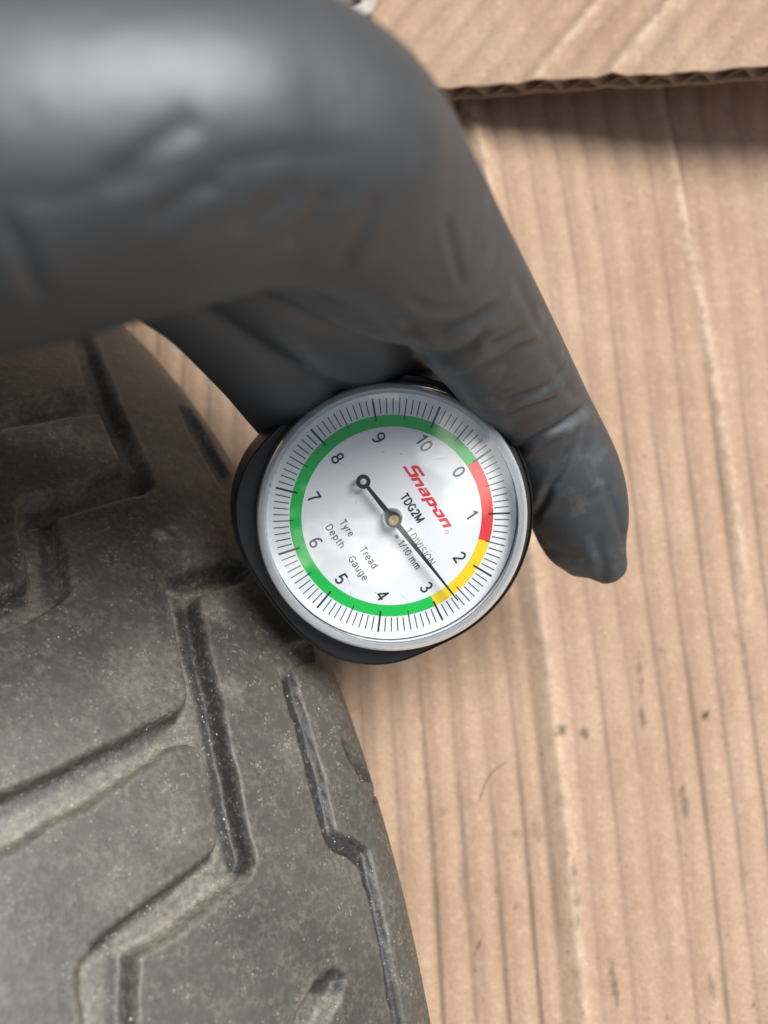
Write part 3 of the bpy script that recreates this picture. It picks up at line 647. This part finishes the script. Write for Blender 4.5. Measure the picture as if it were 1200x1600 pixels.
WRIST = [(-4600, 380, 116, 400, .85), (-2300, 330, 108, 340, .85), (-1500, 300, 100, 320, .85), (-800, 265, 100, 360, .75)]
CREASE = [  # pixel polyline, half width px, depth mm, lip
    ([(150, 292), (200, 262), (262, 215), (318, 172)], 22, .26, .0), ([(-60, 318), (100, 305), (200, 285), (300, 266), (400, 248), (520, 238), (620, 245)], 18, .13, .1),
    ([(360, 372), (420, 325), (480, 275)], 16, .28, .2), ([(445, 388), (478, 345), (512, 288)], 13, .3, .3), ([(230, 350), (300, 300), (350, 280)], 16, .3, .3), ([(0, 330), (40, 400), (60, 470)], 16, .4, .3),
    ([(520, 420), (560, 370), (590, 300)], 12, .3, .3), ([(690, 330), (715, 400), (722, 450)], 7, .35, .3),
    ([(590, 488), (640, 503), (690, 508), (746, 500), (790, 470)], 9, .75, .6), ([(640, 540), (690, 556), (730, 545), (765, 520)], 10, .9, .6),
    ([(640, 470), (680, 480), (735, 478)], 7, .35, .35), ([(700, 590), (787, 566), (862, 524)], 7, .45, .4), ([(705, 568), (760, 552), (830, 505)], 6, .3, .3), ([(724, 617), (795, 625), (862, 595), (896, 557)], 7, .45, .5),
    ([(730, 640), (800, 648), (870, 622), (905, 590)], 6, .25, .3), ([(770, 714), (817, 700), (862, 674), (911, 644), (926, 612)], 6, .75, .5), ([(900, 685), (885, 722), (859, 760), (825, 824)], 6, .5, .4),
    ([(918, 680), (930, 720), (945, 765)], 7, .25, .35), ([(949, 755), (962, 800), (975, 850)], 6, .4, .5), ([(840, 540), (885, 600), (910, 640)], 8, .25, .3), ([(800, 420), (840, 500), (860, 540)], 8, .3, .3),
    ([(760, 600), (780, 612), (800, 610)], 5, .25, .4), ([(860, 800), (900, 790), (950, 770)], 9, .2, .25), ([(840, 850), (880, 870), (930, 880)], 9, .25, .3), ([(930, 830), (940, 880), (938, 915)], 7, .4, .4)]
def build_hand():
    V, F, n0 = [], [], 0
    for c in (INDEX, BULGE, TIP, TIP2, THUMB, MIDDLE, RING, SHADE_FIST, SHADE_FIST2, PALM, WRIST):
        v, f = tube(c); V.append(v); F += [tuple(i + n0 for i in q) for q in f]; n0 += len(v)
    me = mesh_from('hand_raw', np.concatenate(V), F)
    bm = bmesh.new(); bm.from_mesh(me); bmesh.ops.recalc_face_normals(bm, faces=bm.faces); bm.to_mesh(me); bm.free()
    o = bpy.data.objects.new('hand_raw', me); COL.objects.link(o)
    r = o.modifiers.new('r', 'REMESH'); r.mode = 'VOXEL'; r.voxel_size = .44; r.use_smooth_shade = True
    bpy.context.view_layer.update(); dg = bpy.context.evaluated_depsgraph_get()
    m2 = bpy.data.meshes.new_from_object(o.evaluated_get(dg)); bpy.data.objects.remove(o, do_unlink=True)
    nv = len(m2.vertices); X = np.empty(nv * 3, np.float32); m2.vertices.foreach_get('co', X); X = X.reshape(-1, 3).astype(float)
    E = np.empty(len(m2.edges) * 2, np.int32); m2.edges.foreach_get('vertices', E); E = E.reshape(-1, 2)
    deg = np.bincount(E.ravel(), minlength=nv).astype(float)[:, None]
    def smooth(X, it):
        for _ in range(it):
            A = np.zeros_like(X)
            for k in range(3):
                A[:, k] = np.bincount(E[:, 0], X[E[:, 1], k], nv) + np.bincount(E[:, 1], X[E[:, 0], k], nv)
            X = .4 * X + .6 * A / np.maximum(deg, 1)
        return X
    X = smooth(X, 22)
    m2.vertices.foreach_set('co', X.astype(np.float32).ravel()); m2.update()
    Nn = np.empty(nv * 3, np.float32); m2.vertices.foreach_get('normal', Nn); Nn = Nn.reshape(-1, 3).astype(float)
    px, py = proj(X); Q = np.column_stack([px, py]); front = sstep(((Nn * -X).sum(1) / np.linalg.norm(X, axis=1) + .05) / .3)
    near = (px > -150) & (px < 1050) & (py < 960)
    disp = np.zeros(nv)
    wob = np.column_stack([vnoise(Q, .02, 71, 2) - .5, vnoise(Q, .02, 72, 2) - .5]) * 14
    for pts, w, dep, lip in CREASE:
        d, s, side = line_d(Q[near] + wob[near], pts); fade = sstep(s * 5) * sstep((1 - s) * 5)
        disp[near] += fade * front[near] * 1.0 * (-dep * np.exp(-(d / w) ** 2) + lip * dep * np.exp(-((d - 2.1 * w) / (1.3 * w)) ** 2))
    disp += front * (.5 * (vnoise(X, .07, 81, 2) - .5) + .13 * (vnoise(X, .35, 82, 3) - .5))
    X = X + Nn * disp[:, None]; X = smooth(X, 1)
    m2.vertices.foreach_set('co', to_world(X).astype(np.float32).ravel()); m2.update()
    dust = sstep((px - 560) / 240) * (.05 + .5 * vnoise(X, .15, 91, 2))
    attr(m2, 'dust', dust); m2.polygons.foreach_set('use_smooth', [True] * len(m2.polygons)); m2.name = 'gloved_hand'
    tag(link('gloved_hand', m2, M['glove']), 'hand in a creased black nitrile glove reaching from the left to grip the gauge', 'hand')
    print('hand verts', nv)
build_hand()

# ------------------------------------------------------------------ small loose things on the cardboard
def build_bits():
    # fine dark fibre curling on the sheet
    pts = [on_ground(np.array(float(a)), np.array(float(b)), h) for a, b, h in ((750, 1250, .3), (757, 1226, .6), (768, 1208, .8), (780, 1198, .7), (792, 1190, .5))]
    cu = bpy.data.curves.new('fibre', 'CURVE'); cu.dimensions = '3D'; cu.bevel_depth = .000045; sp = cu.splines.new('NURBS'); sp.points.add(len(pts) - 1); sp.use_endpoint_u = True; sp.order_u = 3
    for q, p in zip(sp.points, pts): q.co = (*(p * .001), 1)
    o = bpy.data.objects.new('tmp', cu); COL.objects.link(o); bpy.context.view_layer.update(); me = bpy.data.meshes.new_from_object(o); bpy.data.objects.remove(o, do_unlink=True)
    tag(link('fibre', me, M['crumb']), 'thin dark curved fibre lying on the cardboard below the gauge', 'fibre')
    # white paper scrap by the flap's far corner
    c = on_ground(np.array(563.), np.array(16.), 12.); u = np.linspace(-1, 1, 14); v = np.linspace(-1, 1, 8); U, Vv = np.meshgrid(u, v, indexing='ij')
    P = np.stack([c[0] + U * 3.6 + Vv * .8, c[1] + Vv * 2.6 + U * 2.2, c[2] + 1.2 * U ** 2 + 1.6 * Vv * U + .5 * (vnoise(np.column_stack([U.ravel(), Vv.ravel()]), 2, 5, 2).reshape(U.shape) - .5)], -1).reshape(-1, 3)
    o = link('paper_scrap', mesh_from('paper_scrap', P * .001, grid_faces(14, 8)), M['paper']); mo = o.modifiers.new('t', 'SOLIDIFY'); mo.thickness = .0003
    tag(o, 'small torn white paper scrap behind the glove at the cardboard corner', 'paper')
build_bits()
